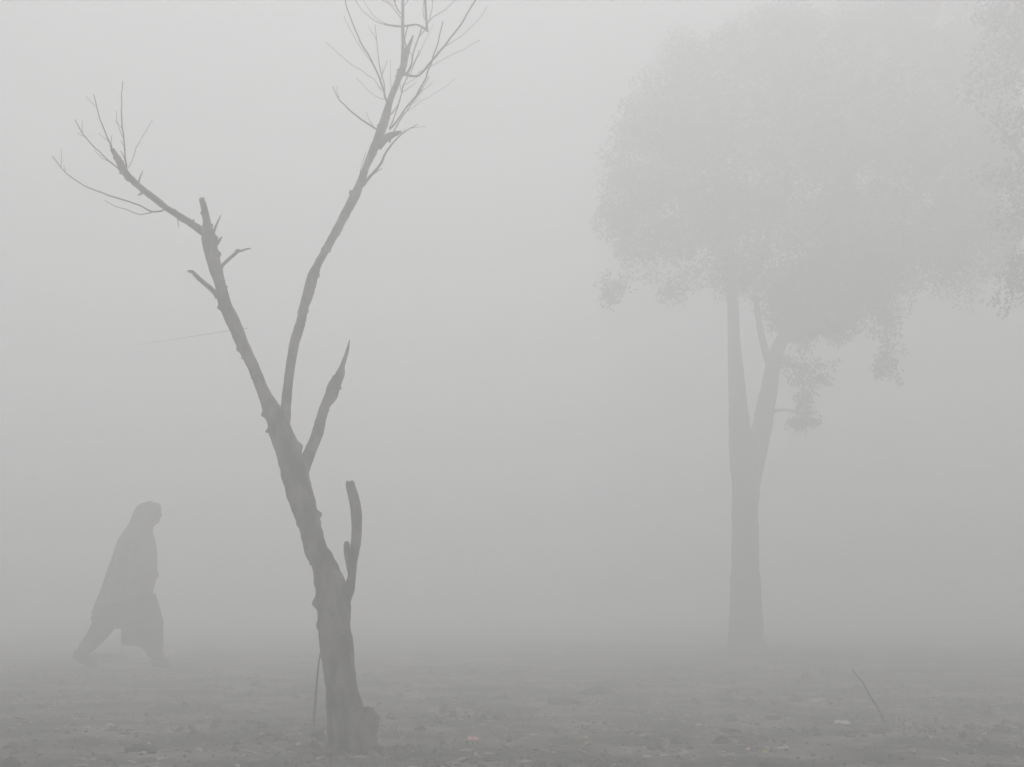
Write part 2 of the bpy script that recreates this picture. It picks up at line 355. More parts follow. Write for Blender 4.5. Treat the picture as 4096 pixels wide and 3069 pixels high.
for i, t in enumerate(TW):
    twig(*t, seed=i)
    if t[2] >= 5 and len(t[1]) >= 4:                       # short side sprigs on the stouter whips
        kr = random.Random(900 + i); rows = t[1]
        for _ in range(2):
            k = kr.randint(1, len(rows) - 2); f = kr.random(); a, b = rows[k], rows[k + 1]
            x, y = a[0] + (b[0] - a[0]) * f, a[1] + (b[1] - a[1]) * f
            ang = math.atan2(b[1] - a[1], b[0] - a[0]) + kr.choice((-1, 1)) * kr.uniform(.35, .7); L = kr.uniform(22, 75)
            d0 = t[4] + (t[5] - t[4]) * (k + f) / (len(rows) - 1)
            twig(t[0], [(x, y), (x + L * .5 * math.cos(ang), y + L * .5 * math.sin(ang)), (x + L * math.cos(ang * .96 - .06), y + L * math.sin(ang * .96 - .06))], 2.6, 1.5, d0, d0 + kr.uniform(-.12, .12), seed=300 + i)

# ------------------------------------------------------------------ leafy trees in the fog
def crown_mesh(clumps, rnd, leaf_l, leaf_w, per):
    mb = MB()
    for (c, r, flat) in clumps:
        for _ in range(int(per * (r / 0.32) ** 2)):
            while True:
                d = Vector((rnd.uniform(-1, 1), rnd.uniform(-1, 1), rnd.uniform(-1, 1)))
                if d.length < 1: break
            p = c + Vector((d.x * r, d.y * r, d.z * r * flat))
            a = Vector((rnd.gauss(0, 1), rnd.gauss(0, 1), rnd.gauss(-0.8, 0.7))).normalized()
            b = a.cross(Vector((rnd.gauss(0, 1), rnd.gauss(0, 1), rnd.gauss(0, 1)))).normalized()
            nn = a.cross(b)
            l = leaf_l * rnd.uniform(0.6, 1.35); w = leaf_w * rnd.uniform(0.7, 1.3)
            o = len(mb.v)
            mb.v += [p, p + a * l * 0.5 + b * w + nn * w * 0.3, p + a * l, p + a * l * 0.5 - b * w + nn * w * 0.3]
            mb.f.append((o, o + 1, o + 2, o + 3))
    return mb

def inside(poly, x, y):
    c = False; n = len(poly)
    for i in range(n):
        x1, y1 = poly[i]; x2, y2 = poly[(i + 1) % n]
        if (y1 > y) != (y2 > y) and x < (x2 - x1) * (y - y1) / (y2 - y1) + x1: c = not c
    return c

TB = ground_at(2987, 2597); YT = TB.y
print('main tree', tuple(round(v, 2) for v in BASE), 'leafy tree', tuple(round(v, 2) for v in TB))
lt = empty('leafy_tree', (TB.x, TB.y, gz(TB.x, TB.y)), 'tall leafy tree with forked trunk fading into fog on the right', 'tree')
def limb_t(name, rows, parent, Yb, segs=14, step=0.05, rough=0.1, seed=1, knobs=0):
    pts, rad = [], []
    for (px, py, w, dy) in rows:
        p = at(px, py, Yb + dy); pts.append(p); rad.append(0.5 * w * mpp(p))
    mb = MB(); tube(mb, pts, rad, segs, step, rough, 3, knobs, seed)
    return mb.build(name, M['farbark'], parent)
limb_t('trunk', [(2988, 2640, 250, 0), (2988, 2600, 178, 0), (2985, 2555, 146, 0), (2984, 2400, 124, 0), (2980, 2200, 106, 0), (2982, 2000, 104, 0), (2985, 1900, 122, 0), (2972, 1800, 112, -.03),
                 (2958, 1700, 84, -.05), (2950, 1600, 72, -.08), (2943, 1472, 60, -.1), (2935, 1336, 48, -.12), (2930, 1200, 44, -.14), (2915, 1000, 38, -.1), (2890, 800, 32, 0), (2900, 600, 26, .1), (2940, 380, 18, .1), (2960, 200, 8, .1)], lt, YT, 20, 0.05, 0.12, 41, 12)
limb_t('branch', [(2995, 1960, 80, .02), (3030, 1790, 84, .06), (3052, 1690, 78, .1), (3072, 1580, 70, .15), (3092, 1472, 60, .2), (3110, 1400, 56, .25), (3160, 1300, 44, .3), (3230, 1200, 38, .4), (3300, 1080, 34, .5), (3360, 900, 28, .5), (3420, 650, 22, .4), (3440, 380, 12, .3)], lt, YT, 14, 0.05, 0.1, 43, 6)
limb_t('branch', [(3090, 1480, 40, .2), (3066, 1420, 34, .2), (3045, 1340, 28, .2), (3028, 1230, 26, .2), (3015, 1100, 24, .25), (3050, 880, 20, .4), (3120, 640, 16, .5), (3160, 380, 8, .6)], lt, YT, 10, 0.05, 0.1, 45)
limb_t('branch', [(3200, 1240, 30, .36), (3320, 1180, 28, .2), (3480, 1130, 24, 0), (3640, 1040, 20, -.3), (3800, 900, 14, -.6), (3900, 760, 7, -.8)], lt, YT, 10, 0.05, 0.1, 47)
limb_t('branch', [(2912, 980, 28, -.1), (2800, 860, 24, -.3), (2690, 760, 18, -.5), (2560, 700, 10, -.7), (2480, 690, 5, -.7)], lt, YT, 10, 0.05, 0.1, 49)
limb_t('branch', [(2890, 800, 26, 0), (2800, 620, 20, .3), (2720, 440, 14, .6), (2660, 300, 6, .8)], lt, YT, 10, 0.05, 0.1, 51)
limb_t('branch', [(3100, 1440, 22, .22), (3170, 1460, 16, .1), (3240, 1490, 9, 0)], lt, YT, 8, 0.05, 0.1, 53)
limb_t('branch', [(3440, 1135, 18, .05), (3520, 1200, 14, -.1), (3545, 1320, 10, -.2), (3550, 1440, 5, -.2)], lt, YT, 8, 0.05, 0.1, 55)
limb_t('branch', [(3060, 1650, 18, .12), (3140, 1640, 12, .1), (3215, 1660, 7, .1)], lt, YT, 8, 0.05, 0.1, 57)

rnd = random.Random(5)
poly = [(2415, 850), (2440, 660), (2540, 430), (2600, 250), (2830, 105), (2960, 115), (3140, 25), (3240, 70), (3400, -20), (3700, -60), (3960, 40), (4060, 300), (4080, 700), (4050, 1010), (3960, 1120), (3820, 1200),
        (3700, 1190), (3600, 1210), (3520, 1230), (3420, 1330), (3380, 1320), (3330, 1330), (3260, 1290), (3180, 1340), (3120, 1300), (3060, 1180), (2980, 1150), (2880, 1190), (2760, 1150), (2660, 1230), (2560, 1260), (2500, 1215), (2470, 1100), (2500, 950), (2430, 920)]
clumps = []
tries = 0
while len(clumps) < 1250 and tries < 16000:
    tries += 1
    x = rnd.uniform(2400, 4100); y = rnd.uniform(-60, 1360)
    if not inside(poly, x, y): continue
    d = noise.noise(Vector((x / 170, y / 170, 2.2)))
    if d < -0.5: continue
    if x < 2960 and y > 880 and rnd.random() < (y - 880) / 330: continue
    if x > 3560 and y > 900 and rnd.random() < (y - 900) / 420: continue
    ry = 1.9 * math.sqrt(max(0.05, 1 - ((x - 3250) / 950) ** 2 * 0.8 - ((y - 650) / 800) ** 2 * 0.6))
    c = at(x, y, YT + rnd.uniform(-1, 1) * ry)
    clumps.append((c, rnd.uniform(0.14, 0.36), rnd.uniform(0.6, 1.0)))
def blob(pts, n, r0, r1):
    for _ in range(n):
        x, y, s = rnd.choice(pts)
        clumps.append((at(x + rnd.gauss(0, s), y + rnd.gauss(0, s), YT - 0.9 + rnd.uniform(-.6, .5)), rnd.uniform(r0, r1), rnd.uniform(.8, 1.2)))
blob([(3230, 1200, 50), (3300, 1150, 60), (3350, 1260, 40), (3200, 1290, 25), (3420, 1180, 60), (3330, 1060, 60), (3460, 1100, 60), (3180, 1180, 40)], 190, 0.08, 0.24)
blob([(3200, 1460, 26), (3235, 1490, 26), (3275, 1465, 22), (3190, 1530, 18), (3295, 1520, 14), (3150, 1440, 20)], 70, 0.04, 0.11)
blob([(3540, 1290, 24), (3550, 1350, 28), (3545, 1420, 26), (3570, 1470, 22), (3510, 1480, 16), (3520, 1230, 24), (3500, 1180, 24)], 95, 0.04, 0.11)
blob([(3215, 1640, 22), (3235, 1700, 24), (3200, 1600, 14), (3180, 1690, 14), (3240, 1570, 14)], 60, 0.04, 0.10)
blob([(2440, 1180, 16), (2480, 1140, 18), (2460, 900, 16), (2450, 1000, 14)], 12, 0.1, 0.18)
crown_mesh(clumps, rnd, 0.068, 0.0155, 190).build('crown', M['leaf'], lt, smooth=False)

# second leafy tree, trunk just beyond the right edge
T2 = Vector((at(4330, 2391, 15.0).x, 15.0, 0)); T2.z = gz(T2.x, T2.y); Y2 = 15.0
lt2 = empty('leafy_tree', tuple(T2), 'dim leafy crown overhanging the upper right corner of the picture', 'tree')
limb_t('trunk', [(4330, 2690, 210, 0), (4325, 2620, 165, 0), (4320, 2300, 140, 0), (4330, 1900, 130, .05), (4320, 1500, 115, .1), (4300, 1000, 90, .1), (4330, 500, 60, .1), (4320, 0, 30, .1), (4330, -300, 10, .1)], lt2, Y2, 16, 0.05, 0.1, 61, 6)
limb_t('branch', [(4310, 1050, 46, .1), (4220, 850, 36, .1), (4120, 680, 26, .2), (4040, 560, 16, .2), (3960, 480, 8, .2)], lt2, Y2, 10, 0.05, 0.1, 63)
limb_t('branch', [(4318, 1250, 40, .1), (4230, 1180, 30, -.1), (4140, 1130, 20, -.2), (4060, 1120, 8, -.3)], lt2, Y2, 10, 0.05, 0.1, 65)
limb_t('branch', [(4325, 600, 40, .1), (4200, 360, 28, 0), (4080, 180, 16, -.1), (3990, 60, 7, -.1)], lt2, Y2, 10, 0.05, 0.1, 67)
cl2 = []
poly2 = [(3960, -250), (3930, 60), (4010, 180), (3900, 190), (3880, 300), (3930, 420), (3920, 620), (3960, 760), (3990, 860), (4060, 900), (4200, 1000), (4400, 1080), (4700, 1000), (4850, 600), (4800, 100), (4600, -300)]
while len(cl2) < 360:
    x = rnd.uniform(3880, 4860); y = rnd.uniform(-300, 1090)
    if not inside(poly2, x, y): continue
    if noise.noise(Vector((x / 150, y / 150, 8.2))) < -0.2: continue
    ry = 1.5 * math.sqrt(max(0.05, 1 - ((x - 4350) / 520) ** 2 * 0.9))
    cl2.append((at(x, y, Y2 + rnd.uniform(-1, 1) * ry), rnd.uniform(0.12, 0.32), rnd.uniform(.6, 1)))
for _ in range(26):
    x, y, s = rnd.choice([(4060, 1130, 25), (4020, 1200, 22), (4090, 1060, 20), (4120, 1160, 30)])
    cl2.append((at(x + rnd.gauss(0, s), y + rnd.gauss(0, s), Y2 + rnd.uniform(-.5, .2)), rnd.uniform(.07, .15), 1))
crown_mesh(cl2, rnd, 0.062, 0.014, 170).build('crown', M['leaf'], lt2, smooth=False)

# ------------------------------------------------------------------ walking person
PF = ground_at(470, 2672); YP = PF.y
SC = mpp(Vector((PF.x, YP, 0.8))) / 2.072          # metres per pixel of the traced close-up
ORG = Vector((PF.x, YP, gz(PF.x, YP)))
person = empty('person', tuple(ORG), 'person wrapped in a long shawl striding to the right through the fog', 'person')
def pz(zx, zy, y=0.0):                              # trace coordinates -> place
    return ORG + Vector(((zx - 455) * SC, y, (1512 - zy) * SC))
print('person', tuple(round(v, 2) for v in ORG), 'height', (1512 - 150) * SC)

def skin_mesh(name, nodes, edges, m, parent, root=0, sub=2):
    me = bpy.data.meshes.new(name)
    me.from_pydata([tuple(Vector(p) - ORG) for p, r in nodes], edges, []); me.update()
    o = bpy.data.objects.new(name, me); col.objects.link(o)
    md = o.modifiers.new('skin', 'SKIN'); md.use_smooth_shade = True
    if not me.skin_vertices: 
        bpy.context.view_layer.objects.active = o
    for i, (p, r) in enumerate(nodes):
        sv = me.skin_vertices[0].data[i]
        sv.radius = r if isinstance(r, tuple) else (r, r)
        sv.use_root = (i == root)
    s = o.modifiers.new('sub', 'SUBSURF'); s.levels = sub; s.render_levels = sub
    dg = bpy.context.evaluated_depsgraph_get()
    nm = bpy.data.meshes.new_from_object(o.evaluated_get(dg)); nm.materials.clear(); nm.materials.append(m)
    for p in nm.polygons: p.use_smooth = True
    bpy.data.objects.remove(o)
    o = bpy.data.objects.new(name, nm); nm.name = name; col.objects.link(o); o.parent = parent; o['_w'] = tuple(ORG)
    return o

NODES = []; EDGES = []
def chain(pts, start=None):
    prev = start; ids = []
    for p, r in pts:
        NODES.append((p, r)); i = len(NODES) - 1; ids.append(i)
        if prev is not None: EDGES.append((prev, i))
        prev = i
    return ids
H = 0.0
pel = chain([(pz(500, 830), (0.13, 0.11))])[0]
sp = chain([(pz(535, 700), (0.12, 0.10)), (pz(565, 570), (0.14, 0.11)), (pz(592, 470), (0.13, 0.10)), (pz(618, 395), (0.055, 0.055)), (pz(632, 345), (0.055, 0.055)), (pz(650, 310), (0.05, 0.05))], pel)
# near arm (towards the camera): elbow bent, hand at the shawl front
na = chain([(pz(575, 480, -.17), 0.055), (pz(530, 640, -.20), 0.042), (pz(535, 730, -.20), 0.040), (pz(640, 765, -.19), 0.034), (pz(672, 780, -.15), 0.024)], sp[2])
fa = chain([(pz(590, 480, .17), 0.055), (pz(540, 640, .22), 0.045), (pz(545, 735, .22), 0.042), (pz(650, 745, .16), 0.034), (pz(668, 742, .11), 0.024)], sp[2])
# legs: near leg trails behind, far leg is in front
nl = chain([(pz(470, 900, -.10), 0.085), (pz(395, 1110, -.12), 0.062), (pz(340, 1190, -.12), 0.055), (pz(235, 1320, -.11), 0.045), (pz(168, 1400, -.11), 0.034), (pz(215, 1462, -.11), 0.036), (pz(268, 1495, -.11), 0.028)], pel)
fl = chain([(pz(540, 900, .10), 0.085), (pz(650, 1090, .11), 0.064), (pz(690, 1180, .11), 0.056), (pz(728, 1320, .11), 0.046), (pz(748, 1430, .11), 0.034), (pz(790, 1478, .11), 0.036), (pz(835, 1490, .11), 0.028)], pel)
body = skin_mesh('body', NODES, EDGES, M['skin'], person, pel)
def ell(mb, c, r, seg=12, rings=8):
    vs_, fs = [], []
    for i in range(rings + 1):
        ph = math.pi * i / rings
        for s in range(seg):
            th = 2 * math.pi * s / seg
            vs_.append(c + Vector((r[0] * math.sin(ph) * math.cos(th), r[1] * math.sin(ph) * math.sin(th), r[2] * math.cos(ph))))
    for i in range(rings):
        for s in range(seg):
            s2 = (s + 1) % seg
            fs.append((i * seg + s, (i + 1) * seg + s, (i + 1) * seg + s2, i * seg + s2))
    mb.add(vs_, fs)
HC = pz(680, 240)
def head_point(ph, th):
    """head facing +x: skull ellipsoid with brow, eye sockets, nose, lips, chin and a narrowing jaw"""
    n = Vector((math.sin(ph) * math.cos(th), math.sin(ph) * math.sin(th), math.cos(ph)))
    p = Vector((n.x * 0.100, n.y * 0.078, n.z * 0.118))
    if p.z < -0.01: p.y *= 1 + 2.4 * (p.z + 0.01)
    if p.z < -0.03 and p.x < 0: p.x *= 1 + 4.0 * (p.z + 0.03)
    if n.x > 0:
        def g(y0, z0, sy, sz): return math.exp(-((p.y - y0) / sy) ** 2 - ((p.z - z0) / sz) ** 2)
        f = 0.007 * g(0, 0.030, 0.05, 0.012) - 0.010 * (g(0.031, 0.012, 0.016, 0.012) + g(-0.031, 0.012, 0.016, 0.012))
        f += 0.010 * g(0, 0.005, 0.009, 0.022) + 0.021 * g(0, -0.022, 0.012, 0.014) + 0.007 * g(0, -0.052, 0.024, 0.006) + 0.008 * g(0, -0.065, 0.022, 0.006)
        f += 0.020 * g(0, -0.098, 0.03, 0.022) - 0.004 * g(0, -0.0585, 0.026, 0.004)
        f += 0.010 * (1 if p.z < -0.03 else 0) * min(1, (-0.03 - p.z) / 0.05 if p.z < -0.03 else 0)
        p.x += f * min(1, n.x * 2.5)
    return HC + p
hv, hf = [], []; SG, RG = 56, 44
for i in range(RG + 1):
    for q in range(SG): hv.append(head_point(math.pi * (0.002 + 0.996 * i / RG), 2 * math.pi * q / SG))
for i in range(RG):
    for q in range(SG):
        q2 = (q + 1) % SG; hf.append((i * SG + q, (i + 1) * SG + q, (i + 1) * SG + q2, i * SG + q2))
bm = bmesh.new(); bm.from_mesh(body.data)
bv = [bm.verts.new(p - ORG) for p in hv]
for f in hf: bm.faces.new([bv[i] for i in f]).smooth = True
bm.to_mesh(body.data); bm.free()
for sd in (-1, 1):
    mb = MB(); ell(mb, HC + Vector((0.083, sd * .031, .012)), (0.010, 0.012, 0.007)); mb.build('eye', M['hair'], person)
    mb = MB(); tube(mb, [HC + Vector((.1005, sd * .014, .030)), HC + Vector((.0985, sd * .030, .035)), HC + Vector((.084, sd * .047, .029))], [0.003, 0.0045, 0.003], 6, 0.008); mb.build('eyebrow', M['hair'], person)
    mb = MB(); ell(mb, HC + Vector((-.005, sd * .078, -.01)), (0.018, 0.010, 0.032)); mb.build('ear', M['skin'], person)
mb = MB(); ell(mb, HC + Vector((-.016, 0, .022)), (0.098, 0.084, 0.102), 20, 12); mb.build('hair', M['hair'], person)
# fingers of both hands, closed on the edge of the shawl
def hand(wx, wy, y0, s):
    hn, he = [], []
    def ch(pts, st=None):
        pr = st; out = []
        for p, r in pts:
            hn.append((p, r)); i = len(hn) - 1; out.append(i)
            if pr is not None: he.append((pr, i))
            pr = i
        return out
    pm = ch([(pz(wx, wy, y0), 0.022), (pz(wx + 28, wy + 4, y0), (0.034, 0.014)), (pz(wx + 50, wy + 8, y0), (0.036, 0.012))])
    for k, L in enumerate((0.86, 1.0, 0.93, 0.72)):
        o = (k - 1.5) * 15
        ch([(pz(wx + 58, wy + 6 + o, y0 - s * .004), 0.0085), (pz(wx + 58 + 24 * L, wy + 10 + o, y0 + s * .01), 0.008), (pz(wx + 60 + 24 * L, wy + 16 + o, y0 + s * .032 * L), 0.0075), (pz(wx + 40 + 22 * L, wy + 20 + o, y0 + s * .045 * L), 0.0065)], pm[2])
    ch([(pz(wx + 30, wy - 22, y0 + s * .01), 0.010), (pz(wx + 46, wy - 32, y0 + s * .022), 0.009), (pz(wx + 62, wy - 26, y0 + s * .034), 0.008)], pm[0])
    return skin_mesh('hand', hn, he, M['skin'], person, 0, 1)
hand(668, 782, -.14, 1); hand(664, 742, .10, -1)

def loft(name, sections, m, depth_scale=1.0, seg=40, fold=0.02, seed=0, cap_top=True, hem=None, thick=0.012, opening=None, waves=7, fine=4):
    """sections: trace y, left x, right x, half depth, depth centre"""
    vs_, fs = [], []
    rows = []
    n = len(sections)
    # resample
    for i in range(n - 1):
        for j in range(fine):
            t = j / fine; rows.append([a + (b - a) * t for a, b in zip(sections[i], sections[i + 1])])
    rows.append(list(sections[-1]))
    for k, (zy, l, r, hd, yc) in enumerate(rows):
        c = (l + r) / 2; hw = (r - l) / 2
        fr = k / (len(rows) - 1)
        for s in range(seg):
            th = 2 * math.pi * s / seg
            ca, sa = math.cos(th), math.sin(th)
            ex = 2.0 / 2.3
            ux = math.copysign(abs(ca) ** ex, ca); uy = math.copysign(abs(sa) ** ex, sa)
            f = 1 + fold * fr * (math.sin(th * waves + seed + fr * 2.0) * 0.6 + noise.noise(Vector((ca * 2, sa * 2, fr * 3 + seed))) * 1.6)
            yy = zy + (hem(ux) * fr ** 3 if hem else 0)
            p = pz(c + hw * ux * (1 + (f - 1) * 0.5), yy, yc + hd * uy * f)
            vs_.append(p)
    R = len(rows)
    for k in range(R - 1):
        for s in range(seg):
            s2 = (s + 1) % seg
            if opening and opening((vs_[k * seg + s] + vs_[(k + 1) * seg + s2]) / 2): continue
            fs.append((k * seg + s, (k + 1) * seg + s, (k + 1) * seg + s2, k * seg + s2))
    if cap_top:
        vs_.append(sum((vs_[s] for s in range(seg)), Vector()) / seg + Vector((0, 0, 0.012)))
        for s in range(seg): fs.append((len(vs_) - 1, s, (s + 1) % seg))
    mb = MB(); mb.add(vs_, fs); o = mb.build(name, m, person)
    md = o.modifiers.new('thickness', 'SOLIDIFY'); md.thickness = thick; md.offset = -1
    return o
loft('shawl', [(150, 625, 730, .050, 0), (163, 588, 754, .080, 0), (190, 558, 766, .100, 0), (225, 540, 769, .108, 0), (260, 528, 760, .112, 0), (320, 508, 728, .118, 0), (365, 480, 698, .14, 0), (400, 456, 690, .18, 0), (450, 432, 702, .225, 0),
               (520, 408, 716, .26, 0), (600, 384, 728, .28, 0), (680, 352, 733, .29, 0), (760, 325, 733, .295, 0), (840, 295, 722, .29, 0), (930, 252, 708, .28, 0), (975, 235, 706, .275, 0)],
     M['shawl'], fold=0.14, seed=1.0, seg=120, waves=11, fine=7, opening=lambda p: p.x > HC.x + 0.05 and ((p.y - HC.y) / 0.075) ** 2 + ((p.z - HC.z + 0.025) / 0.098) ** 2 < 1, hem=lambda ux: -80 * ux if ux > 0 else -85 * ux)
loft('tunic', [(780, 330, 715, .22, 0), (880, 300, 706, .23, 0), (960, 265, 735, .24, 0), (1050, 240, 775, .245, 0), (1120, 232, 792, .25, 0), (1190, 262, 796, .25, 0)],
     M['tunic'], fold=0.16, seed=4.0, seg=64, waves=10, cap_top=False, hem=lambda ux: 28 * ux)
loft('trousers', [(900, 470, 720, .15, .1), (1050, 460, 770, .15, .1), (1190, 455, 795, .15, .1), (1280, 458, 800, .145, .1), (1326, 462, 800, .14, .1), (1334, 590, 801, .12, .1), (1350, 640, 802, .095, .1), (1380, 660, 802, .08, .1), (1430, 690, 802, .06, .1)],
     M['trousers'], fold=0.05, seed=7.0, cap_top=False)
mb = MB()
tube(mb, [pz(480, 900, -.1), pz(390, 1090, -.12), pz(335, 1190, -.12), pz(262, 1285, -.115), pz(205, 1355, -.11), pz(180, 1392, -.11)], [0.13, 0.125, 0.105, 0.085, 0.07, 0.05], 24, 0.02, 0.08, 6, 0, 71)
mb.build('trousers', M['trousers'], person)
def shoe(hx, hy, tx, ty, y):
    mb = MB(); h = pz(hx, hy, y); t = pz(tx, ty, y); d = t - h
    up = Vector((-d.z, 0, d.x)).normalized()
    tube(mb, [h - d * .06 + up * .015, h + d * .08 + up * .03, h + d * .4 + up * .028, h + d * .75 + up * .018, h + d * .97 + up * .012, t + up * .014], [0.026, 0.055, 0.053, 0.052, 0.040, 0.014], 16, 0.012)
    o = mb.build('shoe', M['shoe'], person)
    mb = MB(); tube(mb, [h - d * .05 - up * .012, h + d * .2 - up * .014, h + d * .7 - up * .014, t - up * .008], [0.016, 0.020, 0.022, 0.012], 10, 0.02); mb.build('sole', M['hair'], o)
shoe(125, 1405, 300, 1502, -.11)
shoe(725, 1490, 868, 1494, .11)

# ------------------------------------------------------------------ sticks, wire
def stick(name, rows, m, label, cat, segs=8, seed=0, rough=0.12, Yd=None):
    b = ground_at(*rows[0][:2]); o = empty(name, tuple(b), label, cat) if False else None
    pts, rad = [], []
    for (px, py, w, dy) in rows:
        p = at(px, py, b.y + dy); pts.append(p); rad.append(.5 * w * mpp(p))
    mb = MB(); tube(mb, pts, rad, segs, 0.015, rough, 20, 3, seed)
    return tag(mb.build(name, M[m]), label, cat)
sd_ = Y0 + 0.03 - ground_at(1252, 2900).y
stick('leaning_stick', [(1252, 2900, 12, 0), (1256, 2870, 11, sd_ * .1), (1263, 2790, 9, sd_ * .38), (1270, 2700, 7, sd_ * .68), (1277, 2640, 6, sd_ * .88), (1286, 2590, 5, sd_)], 'twig', 'thin dry stick leaning against the left side of the bare forked trunk', 'stick', seed=3)
stick('dry_stem', [(3540, 2892, 12, 0), (3531, 2875, 11, 0), (3512, 2834, 10, .02), (3482, 2787, 9, .05), (3455, 2737, 7, .08), (3430, 2704, 5, .1), (3408, 2676, 3.5, .12)], 'twig', 'bent dry stem sticking out of the soil at lower right', 'plant stem', seed=4)
tw = ground_at(1075, 2950)
mb = MB(); pts = [ground_at(a, b) + Vector((0, 0, h)) for a, b, h in ((1022, 2962, .004), (1040, 2956, .012), (1070, 2952, .02), (1100, 2956, .014), (1130, 2960, .006))]
tube(mb, pts, [.004, .006, .007, .006, .004], 6, .01, .15, 30, 0, 5); tag(mb.build('fallen_twig', M['twig']), 'curved dark twig lying on soil left of the tree foot', 'twig')
# cable running from the left limb back into the fog
a = at(985, 1314, Y0 + 0.02); bpt = at(210, 1412, 62.0)
pts = [at(992, 1313, Y0 - 0.2 + lean(1330))]
for i in range(0, 25):
    t = i / 24; p = at(930, 1321, Y0 - 0.13 + lean(1330)).lerp(bpt, t); p.z -= 0.25 * t * (1 - t); pts.append(p)
mb = MB(); tube(mb, pts, [0.0010] * 26, 5, 1.0)
tag(mb.build('cable', M['wire']), 'faint thin cable running from the left limb away into fog', 'cable')

# ------------------------------------------------------------------ clods, litter, leaves
def lump(name, px, py, wpx, hpx, m, label, cat, seed, flat=1.0, group=None):
    c = ground_at(px, py); k = mpp(c); rx = wpx * k / 2; h = max(0.012, hpx * k * 0.75 * flat); ry = rx * 0.8
    rnd_ = random.Random(seed); mb = MB(); vs_, fs = [], []
    seg, rings = 18, 7
    for i in range(rings + 1):
        fr = i / rings
        rr = math.cos(fr * math.pi / 2) ** 0.7; z = math.sin(fr * math.pi / 2)
        for s in range(seg):
            th = 2 * math.pi * s / seg
            q = Vector((math.cos(th) * rr, math.sin(th) * rr, z))
            g = 1 + 0.5 * noise.noise(q * 1.7 + Vector((seed, 0, 0))) + 0.28 * noise.noise(q * 5 + Vector((0, seed, 0)))
            x = c.x + q.x * rx * g; y = c.y + q.y * ry * g
            vs_.append(Vector((x, y, gz(x, y) - 0.012 + h * q.z * g)))
    for i in range(rings):
        for s in range(seg):
            s2 = (s + 1) % seg; fs.append((i * seg + s, i * seg + s2, (i + 1) * seg + s2, (i + 1) * seg + s))
    mb.add(vs_, fs); return tag(mb.build(name, M[m]), label, cat, group)
CL = [(430, 2652, 150, 44, 'low dark lump on the ground between the walking feet'), (2385, 2778, 120, 40, 'dark earth clod farthest back, right of the bare tree'), (2255, 2815, 150, 34, 'wide flat earth clod just left of the farthest clod'),  # first entry: low lump that darkens the patch of ground between the feet
      (2565, 2932, 120, 20, 'long low dark clod mid ground between the two standing trees'), (2355, 2918, 80, 16, 'thin dark clod left of the long low clod'),
      (3085, 2875, 84, 26, 'dark clod below the misty leafy tree trunk'), (3270, 2875, 70, 18, 'small dark clod left of the bent dry stem'),
      (2925, 2930, 90, 32, 'rounded dark clod below and left of the leafy tree trunk'), (568, 3005, 150, 44, 'big dark clod at lower left of the picture'),
      (494, 2938, 48, 24, 'small clod just behind the big lower left clod'), (300, 2902, 40, 24, 'small lone clod near the left edge'),
      (1268, 2950, 60, 34, 'crumbly clod against the left foot of the bare tree'), (1246, 3000, 70, 36, 'larger crumbly clod by the left foot of the bare tree'),
      (3075, 3058, 90, 30, 'dark clod at the bottom edge right of centre'), (1510, 3020, 90, 26, 'low crumbly clod against the right foot of the bare tree')]
for i, (a, b, w, h, l) in enumerate(CL): lump('ground_lump', a, b, w, h, 'clod', l, 'clod', i * 1.7 + 2, group='dark earth clods on the bare ground')

def scrap(name, px, py, wpx, hpx, m, label, cat, seed, group=None, lift=0.5):
    """crumpled sheet lying on the soil: bent grid with raised corners"""
    c = ground_at(px, py); k = mpp(c); w = wpx * k; d = max(w * 0.7, 0.02); h = max(0.008, hpx * k)
    mb = MB(); n = 6; rz = random.Random(seed).uniform(-.5, .5)
    for j in range(n + 1):
        for i in range(n + 1):
            u = i / n - .5; v = j / n - .5
            e = 1 + 0.25 * noise.noise(Vector((u * 3, v * 3, seed)))
            x = u * w * e; y = v * d * e
            x, y = x * math.cos(rz) - y * math.sin(rz), x * math.sin(rz) + y * math.cos(rz)
            z = h * (0.25 + 0.9 * abs(noise.noise(Vector((u * 3.1, v * 3.1, seed + 4)))) + lift * (0.5 + v) ** 2)
            mb.v.append(Vector((c.x + x, c.y + y, gz(c.x + x, c.y + y) + z)))
    for j in range(n):
        for i in range(n):
            q = j * (n + 1) + i; mb.f.append((q, q + 1, q + n + 2, q + n + 1))
    o = mb.build(name, M[m]); md = o.modifiers.new('thickness', 'SOLIDIFY'); md.thickness = 0.0012
    return tag(o, label, cat, group)
scrap('paper_scrap', 2735, 2722, 36, 36, 'foil', 'pale paper scrap far back between the bare tree and leafy tree', 'litter', 1, lift=1.2)
scrap('paper_scrap', 682, 2632, 34, 26, 'paper', 'pale paper scrap on the ground in front of the walking person', 'litter', 2, lift=1.2)
scrap('paper_scrap', 3268, 2810, 60, 12, 'foil', 'flat pale strip of paper left of the bent dry stem', 'litter', 3)
scrap('paper_scrap', 3368, 2898, 62, 14, 'paper', 'bright white paper strip just left of the bent dry stem foot', 'litter', 4)
scrap('paper_scrap', 3634, 2912, 26, 14, 'foil', 'small pale scrap right of the bent dry stem', 'litter', 5, lift=1)
scrap('paper_scrap', 1780, 2842, 60, 14, 'foil', 'dull pale scrap on the ground right of the bare tree', 'litter', 6)
scrap('paper_scrap', 2666, 3014, 26, 34, 'foil', 'crumpled pale scrap near the bottom edge, centre right', 'litter', 7, lift=1)
scrap('paper_scrap', 2588, 3030, 30, 10, 'paper', 'thin white scrap near the bottom edge beside a crumpled scrap', 'litter', 8)
scrap('paper_scrap', 3125, 3002, 50, 14, 'foil', 'pale scrap above the bottom clod right of centre', 'litter', 9)
scrap('wrapper', 1893, 2964, 44, 16, 'pink', 'pink and white wrapper scrap right of the bare tree foot', 'litter', 10)
